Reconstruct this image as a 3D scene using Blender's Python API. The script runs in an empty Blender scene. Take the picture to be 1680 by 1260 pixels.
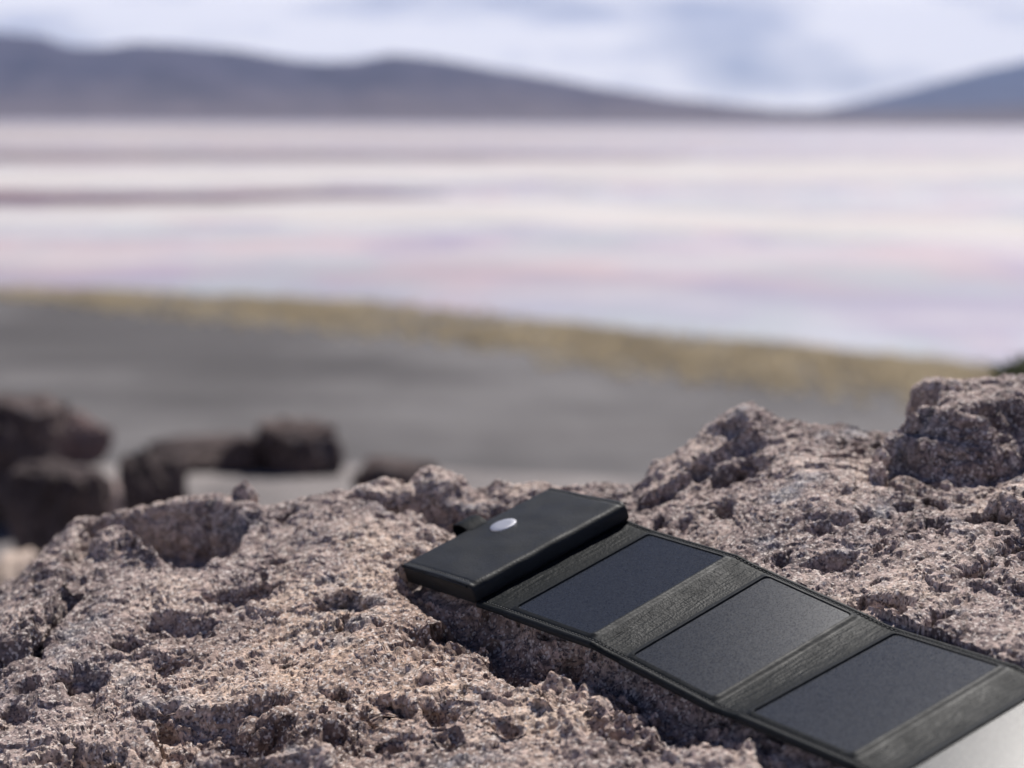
import bpy, bmesh, math, random
import numpy as np
from mathutils import Matrix, Vector

scene = bpy.context.scene
col = scene.collection
R = math.radians

# ------------------------------------------------------------------ camera
F = 2707.0                     # focal length in pixels of a 1680 px wide frame
HORIZON = 192.0
pitch = math.atan((630 - HORIZON) / F)
roll = R(0.33)
cp, sp = math.cos(pitch), math.sin(pitch)
cr, sr = math.cos(roll), math.sin(roll)
X0 = Vector((1, 0, 0)); U0 = Vector((0, sp, cp)); FW = Vector((0, cp, -sp))
RV = X0 * cr + U0 * sr
UV = U0 * cr - X0 * sr
cam_d = bpy.data.cameras.new('camera')
cam_d.lens = F / 1680 * 36.0
cam_d.sensor_width = 36.0
cam_d.clip_start = 0.02
cam_d.clip_end = 80000
cam_d.dof.use_dof = True
cam_d.dof.focus_distance = 0.91
cam_d.dof.aperture_fstop = 4.7
cam = bpy.data.objects.new('camera', cam_d)
col.objects.link(cam)
m = Matrix.Identity(4)
for i in range(3):
    m[i][0] = RV[i]; m[i][1] = UV[i]; m[i][2] = -FW[i]
cam.matrix_world = m
scene.camera = cam

# ------------------------------------------------------------------ world + sun
SUN_EL, SUN_AZ = 52.0, 22.0     # azimuth measured from +Y (into the picture) towards +X
w = bpy.data.worlds.new('World'); scene.world = w; w.use_nodes = True
nt = w.node_tree; nt.nodes.clear()
def wn(t, **k):
    n = nt.nodes.new(t)
    for a, b in k.items(): setattr(n, a, b)
    return n
out = wn('ShaderNodeOutputWorld'); bg = wn('ShaderNodeBackground')
sky = wn('ShaderNodeTexSky', sky_type='NISHITA', sun_disc=False)
sky.sun_elevation = R(SUN_EL); sky.sun_rotation = R(SUN_AZ)
sky.altitude = 4200; sky.air_density = 1.0; sky.dust_density = 0.8; sky.ozone_density = 2.5
tc = wn('ShaderNodeTexCoord')
mp = wn('ShaderNodeMapping'); mp.inputs['Scale'].default_value = (7.0, 7.0, 30.0)
mp.inputs['Location'].default_value = (2.70, 1.0, 0.80)
cn = wn('ShaderNodeTexNoise'); cn.inputs['Scale'].default_value = 1.0
cn.inputs['Detail'].default_value = 5.0; cn.inputs['Roughness'].default_value = 0.52
cr_ = wn('ShaderNodeValToRGB')
cr_.color_ramp.elements[0].position = 0.17; cr_.color_ramp.elements[0].color = (0, 0, 0, 1)
cr_.color_ramp.elements[1].position = 0.46; cr_.color_ramp.elements[1].color = (1, 1, 1, 1)
mx = wn('ShaderNodeMix', data_type='RGBA')
cloud = wn('ShaderNodeRGB'); cloud.outputs[0].default_value = (26.0, 25.0, 25.2, 1)
nt.links.new(tc.outputs['Generated'], mp.inputs['Vector'])
nt.links.new(mp.outputs['Vector'], cn.inputs['Vector'])
sepz = wn('ShaderNodeSeparateXYZ'); nt.links.new(tc.outputs['Generated'], sepz.inputs[0])
# clouds thin out overhead, set so that less fill light comes from above
thin = wn('ShaderNodeMath', operation='MULTIPLY_ADD'); nt.links.new(sepz.outputs[2], thin.inputs[0]); thin.inputs[1].default_value = -1.4
nt.links.new(cn.outputs['Fac'], thin.inputs[2])
nt.links.new(thin.outputs[0], cr_.inputs['Fac'])
nt.links.new(cr_.outputs['Color'], mx.inputs['Factor'])
tint = wn('ShaderNodeMix', data_type='RGBA', blend_type='MULTIPLY'); tint.inputs['Factor'].default_value = 1.0
tint.inputs['B'].default_value = (0.66, 0.67, 0.92, 1)
nt.links.new(sky.outputs['Color'], tint.inputs['A']); nt.links.new(tint.outputs['Result'], mx.inputs['A'])
nt.links.new(cloud.outputs[0], mx.inputs['B'])
nt.links.new(mx.outputs['Result'], bg.inputs['Color'])
bg.inputs['Strength'].default_value = 0.05
nt.links.new(bg.outputs[0], out.inputs['Surface'])

sd = bpy.data.lights.new('sun', 'SUN'); sd.energy = 5.0; sd.angle = R(0.53); sd.color = (1.0, 0.955, 0.90)
so = bpy.data.objects.new('sun', sd); col.objects.link(so)
sun_dir = Vector((math.sin(R(SUN_AZ)) * math.cos(R(SUN_EL)), math.cos(R(SUN_AZ)) * math.cos(R(SUN_EL)), math.sin(R(SUN_EL))))
so.rotation_euler = sun_dir.to_track_quat('Z', 'Y').to_euler()
so.location = (0, 5, 30)

scene.view_settings.view_transform = 'Standard'
scene.view_settings.look = 'None'
scene.view_settings.exposure = 0.30
scene.view_settings.gamma = 1.0
scene.view_settings.use_curve_mapping = False
scene.cycles.use_denoising = True
scene.cycles.max_bounces = 6
scene.cycles.diffuse_bounces = 1
scene.cycles.sample_clamp_indirect = 5.0

# ------------------------------------------------------------------ helpers
def ray(px, py):
    x = (px - 840) / F; y = -(py - 630) / F
    xr = x * cr - y * sr; yr = x * sr + y * cr
    return np.array([xr, cp + yr * sp, -sp + yr * cp])     # scaled to depth 1

def at_z(px, py, z):
    q = ray(px, py); return q * (z / q[2])

def at_y(px, py, y):
    q = ray(px, py); return q * (y / q[1])

def tag(o, label=None, cat=None, group=None, kind=None):
    if label: o['label'] = label
    if cat: o['category'] = cat
    if group: o['group'] = group
    if kind: o['kind'] = kind
    return o

def mesh_obj(name, verts, faces, mat, parent=None, smooth=False):
    """verts (n,3) array, faces (m,4) or (m,3) int array or list of lists"""
    me = bpy.data.meshes.new(name)
    if isinstance(faces, np.ndarray):
        verts = np.asarray(verts, np.float32); k = faces.shape[1]
        me.vertices.add(len(verts)); me.vertices.foreach_set('co', verts.ravel())
        me.loops.add(faces.size); me.loops.foreach_set('vertex_index', faces.ravel().astype(np.int32))
        me.polygons.add(len(faces))
        me.polygons.foreach_set('loop_start', np.arange(0, faces.size, k, dtype=np.int32))
        me.polygons.foreach_set('loop_total', np.full(len(faces), k, dtype=np.int32))
        me.update(calc_edges=True); me.validate()
    else:
        me.from_pydata([tuple(v) for v in verts], [], faces); me.update()
    if smooth:
        me.polygons.foreach_set('use_smooth', np.ones(len(me.polygons), bool))
    else:
        me.polygons.foreach_set('use_smooth', np.zeros(len(me.polygons), bool))
    if mat: me.materials.append(mat)
    o = bpy.data.objects.new(name, me); col.objects.link(o)
    if parent is not None:
        o.parent = parent
        o.matrix_parent_inverse = parent.matrix_basis.inverted()
    return o

def grid_faces(nr, nc):
    i = np.arange((nr - 1) * (nc - 1)); r = i // (nc - 1); c = i % (nc - 1)
    a = r * nc + c
    return np.stack([a, a + 1, a + 1 + nc, a + nc], 1)

def _hash(ix, iy, iz, seed):
    h = (ix.astype(np.uint32) * np.uint32(374761393) + iy.astype(np.uint32) * np.uint32(668265263)
         + iz.astype(np.uint32) * np.uint32(2147483647) + np.uint32(seed * 1013904223 & 0xffffffff))
    h ^= h >> np.uint32(13); h *= np.uint32(1274126177); h ^= h >> np.uint32(16)
    h *= np.uint32(2246822519); h ^= h >> np.uint32(15)
    return h

def perlin(P, seed=0):
    P = P.astype(np.float32)
    I = np.floor(P).astype(np.int32); f = P - I
    u = f * f * f * (f * (f * 6 - 15) + 10)
    res = np.zeros(len(P), np.float32)
    for dx in (0, 1):
        wx = u[:, 0] if dx else 1 - u[:, 0]
        for dy in (0, 1):
            wy = u[:, 1] if dy else 1 - u[:, 1]
            for dz in (0, 1):
                wz = u[:, 2] if dz else 1 - u[:, 2]
                h = _hash(I[:, 0] + dx, I[:, 1] + dy, I[:, 2] + dz, seed)
                gx = (h & np.uint32(1023)).astype(np.float32) / 511.5 - 1
                gy = ((h >> np.uint32(10)) & np.uint32(1023)).astype(np.float32) / 511.5 - 1
                gz = ((h >> np.uint32(20)) & np.uint32(1023)).astype(np.float32) / 511.5 - 1
                res += wx * wy * wz * (gx * (f[:, 0] - dx) + gy * (f[:, 1] - dy) + gz * (f[:, 2] - dz))
    return res * 1.3

def fbm(P, seed, octs, gain=0.5, lac=2.03, mode=None):
    a = 1.0; s = 0; fq = 1.0
    for k in range(octs):
        v = perlin(P * fq, seed + k * 17)
        if mode == 'billow': v = np.abs(v) * 2 - 0.5
        elif mode == 'ridge': v = 0.5 - np.abs(v) * 2
        s = s + a * v; a *= gain; fq *= lac
    return s

def worley(P, seed=0):
    """F1 distance, F2 distance, random of nearest cell"""
    P = P.astype(np.float32)
    I = np.floor(P).astype(np.int32); f = P - I
    d1 = np.full(len(P), 9, np.float32); d2 = d1.copy(); rid = np.zeros(len(P), np.float32)
    for dx in (-1, 0, 1):
        for dy in (-1, 0, 1):
            for dz in (-1, 0, 1):
                h = _hash(I[:, 0] + dx, I[:, 1] + dy, I[:, 2] + dz, seed)
                ox = (h & np.uint32(1023)).astype(np.float32) / 1023 + dx - f[:, 0]
                oy = ((h >> np.uint32(10)) & np.uint32(1023)).astype(np.float32) / 1023 + dy - f[:, 1]
                oz = ((h >> np.uint32(20)) & np.uint32(1023)).astype(np.float32) / 1023 + dz - f[:, 2]
                d = ox * ox + oy * oy + oz * oz
                n = d < d1
                d2 = np.where(n, d1, np.minimum(d2, d)); d1 = np.where(n, d, d1)
                rid = np.where(n, ((h * np.uint32(2654435761)) >> np.uint32(16)).astype(np.float32) / 65535, rid)
    return np.sqrt(d1), np.sqrt(d2), rid

def sstep(a, b, x):
    t = np.clip((x - a) / (b - a), 0, 1); return t * t * (3 - 2 * t)

def softplus(x, k):
    return k * np.logaddexp(0, x / k)

# ------------------------------------------------------------------ materials
def new_mat(name):
    mt = bpy.data.materials.new(name); mt.use_nodes = True
    t = mt.node_tree; b = t.nodes['Principled BSDF']
    return mt, t, b

class NT:
    """tiny node helper"""
    def __init__(s, t):
        s.t = t; s.tc = t.nodes.new('ShaderNodeTexCoord')
    def link(s, a, b): s.t.links.new(a, b)
    def mapping(s, scale=(1, 1, 1), loc=(0, 0, 0), rot=(0, 0, 0)):
        n = s.t.nodes.new('ShaderNodeMapping')
        n.inputs['Scale'].default_value = scale; n.inputs['Location'].default_value = loc; n.inputs['Rotation'].default_value = rot
        s.link(s.tc.outputs['Object'], n.inputs['Vector']); return n.outputs[0]
    def noise(s, scale, detail=4, rough=0.55, vec=None, dist=0.0):
        n = s.t.nodes.new('ShaderNodeTexNoise')
        n.inputs['Scale'].default_value = scale; n.inputs['Detail'].default_value = detail
        n.inputs['Roughness'].default_value = rough; n.inputs['Distortion'].default_value = dist
        s.link(vec if vec else s.tc.outputs['Object'], n.inputs['Vector']); return n.outputs['Fac']
    def voronoi(s, scale, vec=None, feature='F1', outp='Distance'):
        n = s.t.nodes.new('ShaderNodeTexVoronoi'); n.feature = feature
        n.inputs['Scale'].default_value = scale
        s.link(vec if vec else s.tc.outputs['Object'], n.inputs['Vector']); return n.outputs[outp]
    def ramp(s, fac, stops):
        n = s.t.nodes.new('ShaderNodeValToRGB'); e = n.color_ramp.elements
        while len(e) < len(stops): e.new(0.5)
        for q, (p, c) in zip(e, stops):
            q.position = p; q.color = (*c, 1) if isinstance(c, tuple) else (c, c, c, 1)
        s.link(fac, n.inputs['Fac']); return n.outputs['Color']
    def mix(s, fac, a, b, blend='MIX'):
        n = s.t.nodes.new('ShaderNodeMix'); n.data_type = 'RGBA'; n.blend_type = blend
        for sock, v in ((n.inputs['Factor'], fac), (n.inputs['A'], a), (n.inputs['B'], b)):
            if isinstance(v, (int, float)): sock.default_value = v if sock.type == 'VALUE' else (v, v, v, 1)
            elif isinstance(v, tuple): sock.default_value = (*v, 1)
            else: s.link(v, sock)
        return n.outputs['Result']
    def math(s, op, a, b=0.0):
        n = s.t.nodes.new('ShaderNodeMath'); n.operation = op
        for k, v in enumerate((a, b)):
            if isinstance(v, (int, float)): n.inputs[k].default_value = v
            else: s.link(v, n.inputs[k])
        return n.outputs[0]
    def bump(s, h, dist, strength=1.0, normal=None):
        n = s.t.nodes.new('ShaderNodeBump'); n.inputs['Distance'].default_value = dist
        n.inputs['Strength'].default_value = strength; s.link(h, n.inputs['Height'])
        if normal: s.link(normal, n.inputs['Normal'])
        return n.outputs[0]

STAIN = (-0.075, 0.875)
def rock_material(name, scale=1.0, tint=(1, 1, 1), fine=True):
    mt, t, b = new_mat(name); g = NT(t)
    big = g.noise(13 * scale, 6, 0.62)
    c = g.ramp(big, [(0.34, (0.160, 0.125, 0.118)), (0.46, (0.300, 0.240, 0.222)), (0.55, (0.415, 0.334, 0.298)), (0.66, (0.545, 0.445, 0.378))])
    v2 = g.mapping((1, 1, 1), (3.1, 1.7, 0.4))
    lich = g.noise(22 * scale, 6, 0.65, v2)
    c = g.mix(g.ramp(lich, [(0.56, 0.0), (0.66, 0.75)]), c, (0.225, 0.235, 0.262))
    v3 = g.mapping((1, 1, 1), (7.1, 4.7, 2.4))
    cream = g.noise(34 * scale, 5, 0.6, v3)
    c = g.mix(g.ramp(cream, [(0.60, 0.0), (0.70, 0.65)]), c, (0.55, 0.46, 0.40))
    if fine:      # a dusty tan stain on the left part of the stone
        cx, cy = STAIN
        d_ = t.nodes.new('ShaderNodeVectorMath'); d_.operation = 'DISTANCE'; g.link(g.mapping((1, 1, 0)), d_.inputs[0]); d_.inputs[1].default_value = (cx, cy, 0)
        dist = g.math('ADD', d_.outputs['Value'], g.math('MULTIPLY', g.math('SUBTRACT', g.noise(16, 5, 0.6), 0.5), 0.22))
        c = g.mix(1.0, c, g.ramp(g.math('MULTIPLY', dist, 4.0), [(0.15, (1.16, 1.05, 0.93)), (0.75, (1.0, 0.97, 0.965))]), 'MULTIPLY')
    mid = g.noise(170 * scale, 6, 0.75)
    c = g.mix(1.0, c, g.ramp(mid, [(0.32, 0.34), (0.5, 1.0), (0.68, 1.70)]), 'MULTIPLY')
    if fine:
        cell = g.voronoi(720 * scale, outp='Color')
        sep = t.nodes.new('ShaderNodeSeparateColor'); g.link(cell, sep.inputs[0])
        c = g.mix(g.ramp(sep.outputs[0], [(0.76, 0.0), (0.82, 0.8)]), c, (0.10, 0.084, 0.090))
        c = g.mix(g.ramp(sep.outputs[1], [(0.82, 0.0), (0.90, 0.8)]), c, (0.74, 0.66, 0.60))
        h = g.noise(700 * scale, 4, 0.7)
        g.link(g.bump(h, 0.0006 / scale, 1.0), b.inputs['Normal'])
    if tint != (1, 1, 1): c = g.mix(1.0, c, tint, 'MULTIPLY')
    g.link(c, b.inputs['Base Color'])
    b.inputs['Roughness'].default_value = 0.92
    b.inputs['Specular IOR Level'].default_value = 0.25
    return mt

M = {}
M['rock'] = rock_material('volcanic_rock')
M['rock_mid'] = rock_material('boulder_brown', 0.25, (0.27, 0.25, 0.258), False)
M['rock_red'] = rock_material('boulder_red', 0.25, (0.46, 0.39, 0.40), False)
M['rock_sunlit_tone'] = rock_material('boulder_sunlit_tone', 0.25, (0.85, 0.82, 0.83), False)
M['rock_cream'] = rock_material('boulder_cream', 0.25, (1.5, 1.5, 1.35), False)
M['rock_dark'] = rock_material('boulder_dark', 0.25, (0.24, 0.225, 0.235), False)

def leather_material(name, base, rough, wrinkle, spec):
    mt, t, b = new_mat(name); g = NT(t)
    b.inputs['Base Color'].default_value = (*base, 1)
    grain = g.voronoi(900, feature='SMOOTH_F1')
    n1 = g.bump(grain, 0.0004, 0.38 if wrinkle else 0.22)
    n2 = g.noise(340, 4, 0.6)
    n1 = g.bump(n2, 0.0006, 0.5 if wrinkle else 0.2, n1)
    g.link(n1, b.inputs['Normal'])
    rr = g.noise(60, 5, 0.6)
    g.link(g.ramp(rr, [(0.3, rough - 0.06), (0.7, rough + 0.08)]), b.inputs['Roughness'])
    dust = g.noise(260, 6, 0.75)
    c = g.mix(g.ramp(dust, [(0.60, 0.0), (0.74, 0.35)]), base, tuple(x * 2.2 + 0.008 for x in base))
    g.link(c, b.inputs['Base Color'])
    b.inputs['Specular IOR Level'].default_value = spec
    return mt
M['leather'] = leather_material('black_leather', (0.0105, 0.0125, 0.0145), 0.54, False, 0.15)
M['leather_top'] = leather_material('smooth_black_leather', (0.0105, 0.0125, 0.0145), 0.52, False, 0.24)
M['leather_fold'] = leather_material('creased_black_leather', (0.0070, 0.0090, 0.0105), 0.54, True, 0.10)
mt, t, b = new_mat('black_thread'); b.inputs['Base Color'].default_value = (0.018, 0.02, 0.022, 1); b.inputs['Roughness'].default_value = 0.55
M['thread'] = mt
mt, t, b = new_mat('brushed_steel'); g = NT(t)
b.inputs['Base Color'].default_value = (0.62, 0.62, 0.64, 1); b.inputs['Metallic'].default_value = 1.0
b.inputs['Roughness'].default_value = 0.42
g.link(g.bump(g.noise(900, 3, 0.6, g.mapping((1, 8, 1))), 0.0001, 0.25), b.inputs['Normal'])
M['steel'] = mt
mt, t, b = new_mat('solar_cell'); g = NT(t)
gl = g.voronoi(1500, outp='Color')
sep = t.nodes.new('ShaderNodeSeparateColor'); g.link(gl, sep.inputs[0])
cc = g.mix(g.ramp(sep.outputs[0], [(0.0, 0.0), (1.0, 1.0)]), (0.0130, 0.0155, 0.0225), (0.029, 0.034, 0.045))
g.link(cc, b.inputs['Base Color'])
spk = g.noise(1700, 2, 0.6)
g.link(g.bump(spk, 0.0002, 0.22), b.inputs['Normal'])
g.link(g.ramp(sep.outputs[1], [(0.0, 0.25), (1.0, 0.34)]), b.inputs['Roughness'])
b.inputs['Specular IOR Level'].default_value = 0.17
M['cell'] = mt

# ------------------------------------------------------------------ the setting: ground, lake, salt, mountains
LAKE = -24.0
shore_px = [(-700, 455), (-300, 466), (0, 478), (200, 480), (420, 488), (620, 500), (840, 522), (1060, 548), (1260, 566), (1400, 582), (1560, 598), (1680, 612), (2100, 650), (2600, 700)]
inner_px = [(-700, 470), (-300, 482), (0, 498), (200, 526), (420, 552), (620, 574), (840, 608), (1060, 640), (1260, 664), (1400, 680), (1560, 696), (1680, 712), (2100, 730), (2600, 790)]
SH = np.array([at_z(a, b_, LAKE) for a, b_ in shore_px]); IN = np.array([at_z(a, b_, LAKE) for a, b_ in inner_px])
# shore distance as a function of bearing (x/y)
sh_b, sh_y = SH[:, 0] / SH[:, 1], SH[:, 1]
in_b, in_y = IN[:, 0] / IN[:, 1], IN[:, 1]
def shore_y(bear): return np.interp(bear, sh_b, sh_y)
def inner_y(bear): return np.interp(bear, in_b, in_y)

def ground_z(x, y):
    """height below the camera: terrace, hillside, gravel flat, lake bed"""
    d = np.sqrt(x * x + y * y)
    P = np.stack([x, y, np.zeros_like(x)], 1)
    z = -0.98 - 0.022 * np.clip(d, 0, 7) + 0.10 * perlin(P * 0.45, 5) + 0.03 * perlin(P * 1.7, 6)
    z = z - np.clip(x, -3, 0) * 0.05
    drop = softplus(d - 5.4, 0.25)
    hill = z - 0.46 * drop
    flat = LAKE + 0.55 + 0.0035 * np.clip(200 - d, 0, 200) + 0.12 * perlin(P * 0.05, 8)
    bear = x / np.maximum(y, 1e-3)
    ys = np.where(y > 1, shore_y(np.clip(bear, sh_b[0], sh_b[-1])), 1e9)
    over = np.clip((y - ys) / 12.0, -2, 1)
    flat = flat - 0.55 * np.clip(over + 0.9, 0, 1.9)
    k = 1.2
    zz = np.maximum(hill, flat) + 0.0
    zz = flat + softplus(hill - flat, k)
    zz = np.where(hill - flat > 12, hill, zz)
    return zz

def build_ground():
    ys = np.concatenate([-np.geomspace(4500, 3, 30), np.linspace(-2.5, 8, 110), np.geomspace(8.3, 420, 150), np.geomspace(450, 20000, 40)])
    s = np.concatenate([[-3.0, -1.6], -np.geomspace(1.0, 0.75, 4), np.linspace(-0.72, 0.72, 160), np.geomspace(0.75, 1.0, 4), [1.6, 3.0]])
    yy, ss = np.meshgrid(ys, s, indexing='ij')
    xx = np.clip(ss * (np.abs(yy) + 4.0), -20500, 20500)
    z = ground_z(xx.ravel(), yy.ravel())
    z = np.where(yy.ravel() < -2, np.maximum(z, -0.9 + 0 * z), z)
    mt, t, b = new_mat('gravel_ground'); g = NT(t)
    # near: dusty stony soil; below: dark grey gravel flat with faint tracks
    pos = t.nodes.new('ShaderNodeSeparateXYZ'); g.link(g.tc.outputs['Object'], pos.inputs[0])
    far = g.ramp(g.math('MULTIPLY', pos.outputs[2], -0.125), [(0.16, 0.0), (0.5, 1.0)])
    n1 = g.noise(2.6, 6, 0.65)
    near_c = g.ramp(n1, [(0.34, (0.15, 0.136, 0.134)), (0.5, (0.225, 0.205, 0.20)), (0.66, (0.29, 0.264, 0.254))])
    n2 = g.noise(0.05, 6, 0.6, g.mapping((0.3, 2.0, 1), rot=(0, 0, 0.55)))
    far_c = g.ramp(n2, [(0.34, (0.110, 0.106, 0.108)), (0.5, (0.145, 0.141, 0.143)), (0.66, (0.178, 0.172, 0.173))])
    n3 = g.noise(0.03, 5, 0.65, g.mapping((1, 1, 1), (40, 9, 0)))
    far_c = g.mix(1.0, far_c, g.ramp(n3, [(0.40, (0.62, 0.60, 0.60)), (0.60, (1.12, 1.10, 1.09))]), 'MULTIPLY')
    g.link(g.mix(far, near_c, far_c), b.inputs['Base Color'])
    b.inputs['Roughness'].default_value = 0.95; b.inputs['Specular IOR Level'].default_value = 0.2
    g.link(g.bump(g.noise(9, 6, 0.7), 0.05, 0.7), b.inputs['Normal'])
    o = mesh_obj('ground', np.stack([xx.ravel(), yy.ravel(), z], 1), grid_faces(len(ys), len(s)), mt, smooth=True)
    tag(o, kind='structure')
build_ground()

def fan_sheet(name, rows, z, mat, thick=None):
    """sheet between two world polylines given as (near, far) arrays"""
    near, farp = rows; n = len(near); k = 6
    v = []
    for j in range(k + 1):
        f = j / k
        for i in range(n):
            p = near[i] * (1 - f) + farp[i] * f; v.append((p[0], p[1], z))
    return mesh_obj(name, np.array(v), grid_faces(k + 1, n), mat, smooth=True)

def build_lake():
    mt, t, b = new_mat('lake_water'); g = NT(t)
    pos = t.nodes.new('ShaderNodeSeparateXYZ'); g.link(g.tc.outputs['Object'], pos.inputs[0])
    # algae and minerals colour the water in long bands that run across the view
    lg = g.math('LOGARITHM', pos.outputs[1], 10.0)
    warp = g.noise(1.0, 4, 0.55, g.mapping((0.010, 0.004, 1)))
    warp2 = g.noise(1.0, 3, 0.5, g.mapping((0.0016, 0.0009, 1), (4, 2, 0)))
    lv = g.math('ADD', lg, g.math('MULTIPLY', g.math('SUBTRACT', warp, 0.5), 0.20))
    lv = g.math('ADD', lv, g.math('MULTIPLY', g.math('SUBTRACT', warp2, 0.5), 0.06))
    u = g.math('DIVIDE', g.math('SUBTRACT', lv, 2.15), 1.65)      # 141 m .. 6.3 km
    blue = (0.318, 0.337, 0.382); pink = (0.408, 0.318, 0.331); lav = (0.318, 0.292, 0.363); white = (0.445, 0.427, 0.427)
    grey = (0.356, 0.350, 0.356); mauve = (0.255, 0.200, 0.221)
    c = g.ramp(u, [(0.0, blue), (0.07, (0.473, 0.473, 0.516)), (0.13, lav), (0.165, pink), (0.205, (0.533, 0.456, 0.482)), (0.245, (0.516, 0.516, 0.516)),
                   (0.29, white), (0.33, (0.568, 0.550, 0.568)), (0.40, white), (0.47, (0.533, 0.490, 0.490)), (0.50, mauve), (0.55, (0.396, 0.327, 0.344)), (0.60, (0.482, 0.430, 0.439)), (0.8, (0.430, 0.378, 0.396))])
    patch = g.noise(1.0, 4, 0.6, g.mapping((0.028, 0.016, 1), (1.3, 2.2, 0)))
    c = g.mix(g.ramp(patch, [(0.48, 0.0), (0.60, 0.8)]), c, (0.335, 0.275, 0.375))
    patch2 = g.noise(1.0, 4, 0.6, g.mapping((0.020, 0.013, 1), (5.3, 7.7, 0)))
    c = g.mix(g.ramp(patch2, [(0.50, 0.0), (0.62, 0.75)]), c, (0.56, 0.415, 0.40))
    patch3 = g.noise(1.0, 4, 0.6, g.mapping((0.024, 0.02, 1), (9.3, 1.7, 0)))
    c = g.mix(g.ramp(patch3, [(0.52, 0.0), (0.62, 0.7)]), c, (0.361, 0.396, 0.404))
    patch4 = g.noise(1.0, 4, 0.6, g.mapping((0.012, 0.02, 1), (2.3, 11.7, 0)))
    c = g.mix(g.ramp(patch4, [(0.54, 0.0), (0.64, 0.8)]), c, (0.54, 0.515, 0.505))
    g.link(c, b.inputs['Base Color'])
    b.inputs['Roughness'].default_value = 0.35; b.inputs['Specular IOR Level'].default_value = 0.3
    g.link(g.bump(g.noise(3.0, 4, 0.6), 0.05, 0.5), b.inputs['Normal'])
    bears = np.linspace(-2.8, 2.8, 240)
    near = np.stack([bears * (shore_y(bears) - 3), shore_y(bears) - 3, 0 * bears], 1)
    farp = np.stack([bears * 6050, 0 * bears + 6050, 0 * bears], 1)
    ys = np.geomspace(1, 60, 40)
    v = []
    for f in np.linspace(0, 1, 60):
        for i in range(len(bears)):
            y = near[i, 1] ** (1 - f) * farp[i, 1] ** f
            v.append((bears[i] * y, y, LAKE))
    o = mesh_obj('lake', np.array(v), grid_faces(60, len(bears)), mt, smooth=True)
    tag(o, kind='structure')
build_lake()

def band(name, top, bot, mat, dz):
    """flat island in the lake: outline from its far and near edge (pixel polylines)"""
    tp = np.array([at_z(a, b_, LAKE + dz) for a, b_ in top]); bt = np.array([at_z(a, b_, LAKE + dz) for a, b_ in bot])
    def dens(p):
        tt = np.linspace(0, 1, len(p)); q = np.linspace(0, 1, 60)
        r_ = np.stack([np.interp(q, tt, p[:, i]) for i in range(3)], 1)
        j = 1 + 0.012 * perlin(r_ * 0.05, 3) + 0.01 * perlin(r_ * 0.15, 9)
        r_[:, :2] *= j[:, None]; return r_
    tp, bt = dens(tp), dens(bt); v = []
    for f in np.linspace(0, 1, 6): v.append(bt * (1 - f) + tp * f)
    v = np.concatenate(v); v[:, 2] = LAKE + dz
    # a low rim that dips under the water at its outline
    vv = v.reshape(6, 60, 3); vv[0, :, 2] = LAKE - 0.05; vv[-1, :, 2] = LAKE - 0.05; vv[:, 0, 2] = LAKE - 0.05; vv[:, -1, 2] = LAKE - 0.05
    o = mesh_obj(name, vv.reshape(-1, 3), grid_faces(6, 60), mat, smooth=True)
    return tag(o, kind='structure')

def flat_mat(name, c1, c2, sc):
    mt, t, b = new_mat(name); g = NT(t)
    g.link(g.ramp(g.noise(1.0, 5, 0.6, g.mapping((sc, sc * 0.6, 1))), [(0.35, c1), (0.65, c2)]), b.inputs['Base Color'])
    b.inputs['Roughness'].default_value = 0.9; return mt
M['salt'] = flat_mat('borax_salt', (0.47, 0.438, 0.425), (0.555, 0.52, 0.505), 0.02)
M['salt_far'] = flat_mat('far_salt', (0.36, 0.31, 0.305), (0.43, 0.38, 0.37), 0.004)
M['algae'] = flat_mat('red_algae_mud', (0.085, 0.04, 0.058), (0.14, 0.08, 0.10), 0.02)
M['mud'] = flat_mat('brown_mud', (0.165, 0.125, 0.13), (0.22, 0.175, 0.175), 0.006)
band('salt_flat', [(-700, 208), (0, 207), (500, 210), (900, 215), (1250, 222)], [(-700, 238), (0, 240), (500, 236), (900, 232), (1250, 226)], M['salt_far'], 0.06)
band('mud_flat', [(-700, 246), (0, 246), (400, 246), (800, 250), (1150, 254)], [(-700, 268), (0, 268), (400, 266), (800, 262), (1150, 258)], M['mud'], 0.06)
band('salt_flat', [(-500, 276), (0, 276), (400, 272), (800, 268), (1200, 262), (1700, 258), (2200, 262)], [(-500, 310), (0, 312), (400, 306), (800, 296), (1200, 300), (1700, 292), (2200, 284)], M['salt'], 0.06)
band('algae_bar', [(-500, 312), (0, 312), (200, 314), (380, 314), (560, 310), (740, 317)], [(-500, 342), (0, 340), (200, 338), (380, 334), (560, 327), (740, 322)], M['algae'], 0.06)
band('salt_flat', [(-300, 345), (0, 344), (300, 338), (600, 328), (900, 330), (1300, 350), (1700, 360), (2200, 366)], [(-300, 362), (0, 366), (300, 364), (600, 372), (900, 368), (1300, 388), (1700, 398), (2200, 392)], M['salt'], 0.06)

def mountain_material(name, lo, hi, z0, z1):
    mt, t, b = new_mat(name); g = NT(t)
    pos = t.nodes.new('ShaderNodeSeparateXYZ'); g.link(g.tc.outputs['Object'], pos.inputs[0])
    u = g.math('DIVIDE', g.math('SUBTRACT', pos.outputs[2], z0), z1 - z0)
    n = g.noise(0.0022, 6, 0.6)
    u = g.math('ADD', u, g.math('MULTIPLY', g.math('SUBTRACT', n, 0.5), 0.9))
    c = g.ramp(u, [(0.15, lo), (0.75, hi)])
    c = g.mix(1.0, c, g.ramp(g.noise(0.006, 5, 0.65), [(0.3, 0.75), (0.7, 1.25)]), 'MULTIPLY')
    g.link(c, b.inputs['Base Color']); b.inputs['Roughness'].default_value = 0.95; b.inputs['Specular IOR Level'].default_value = 0.1
    return mt

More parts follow.
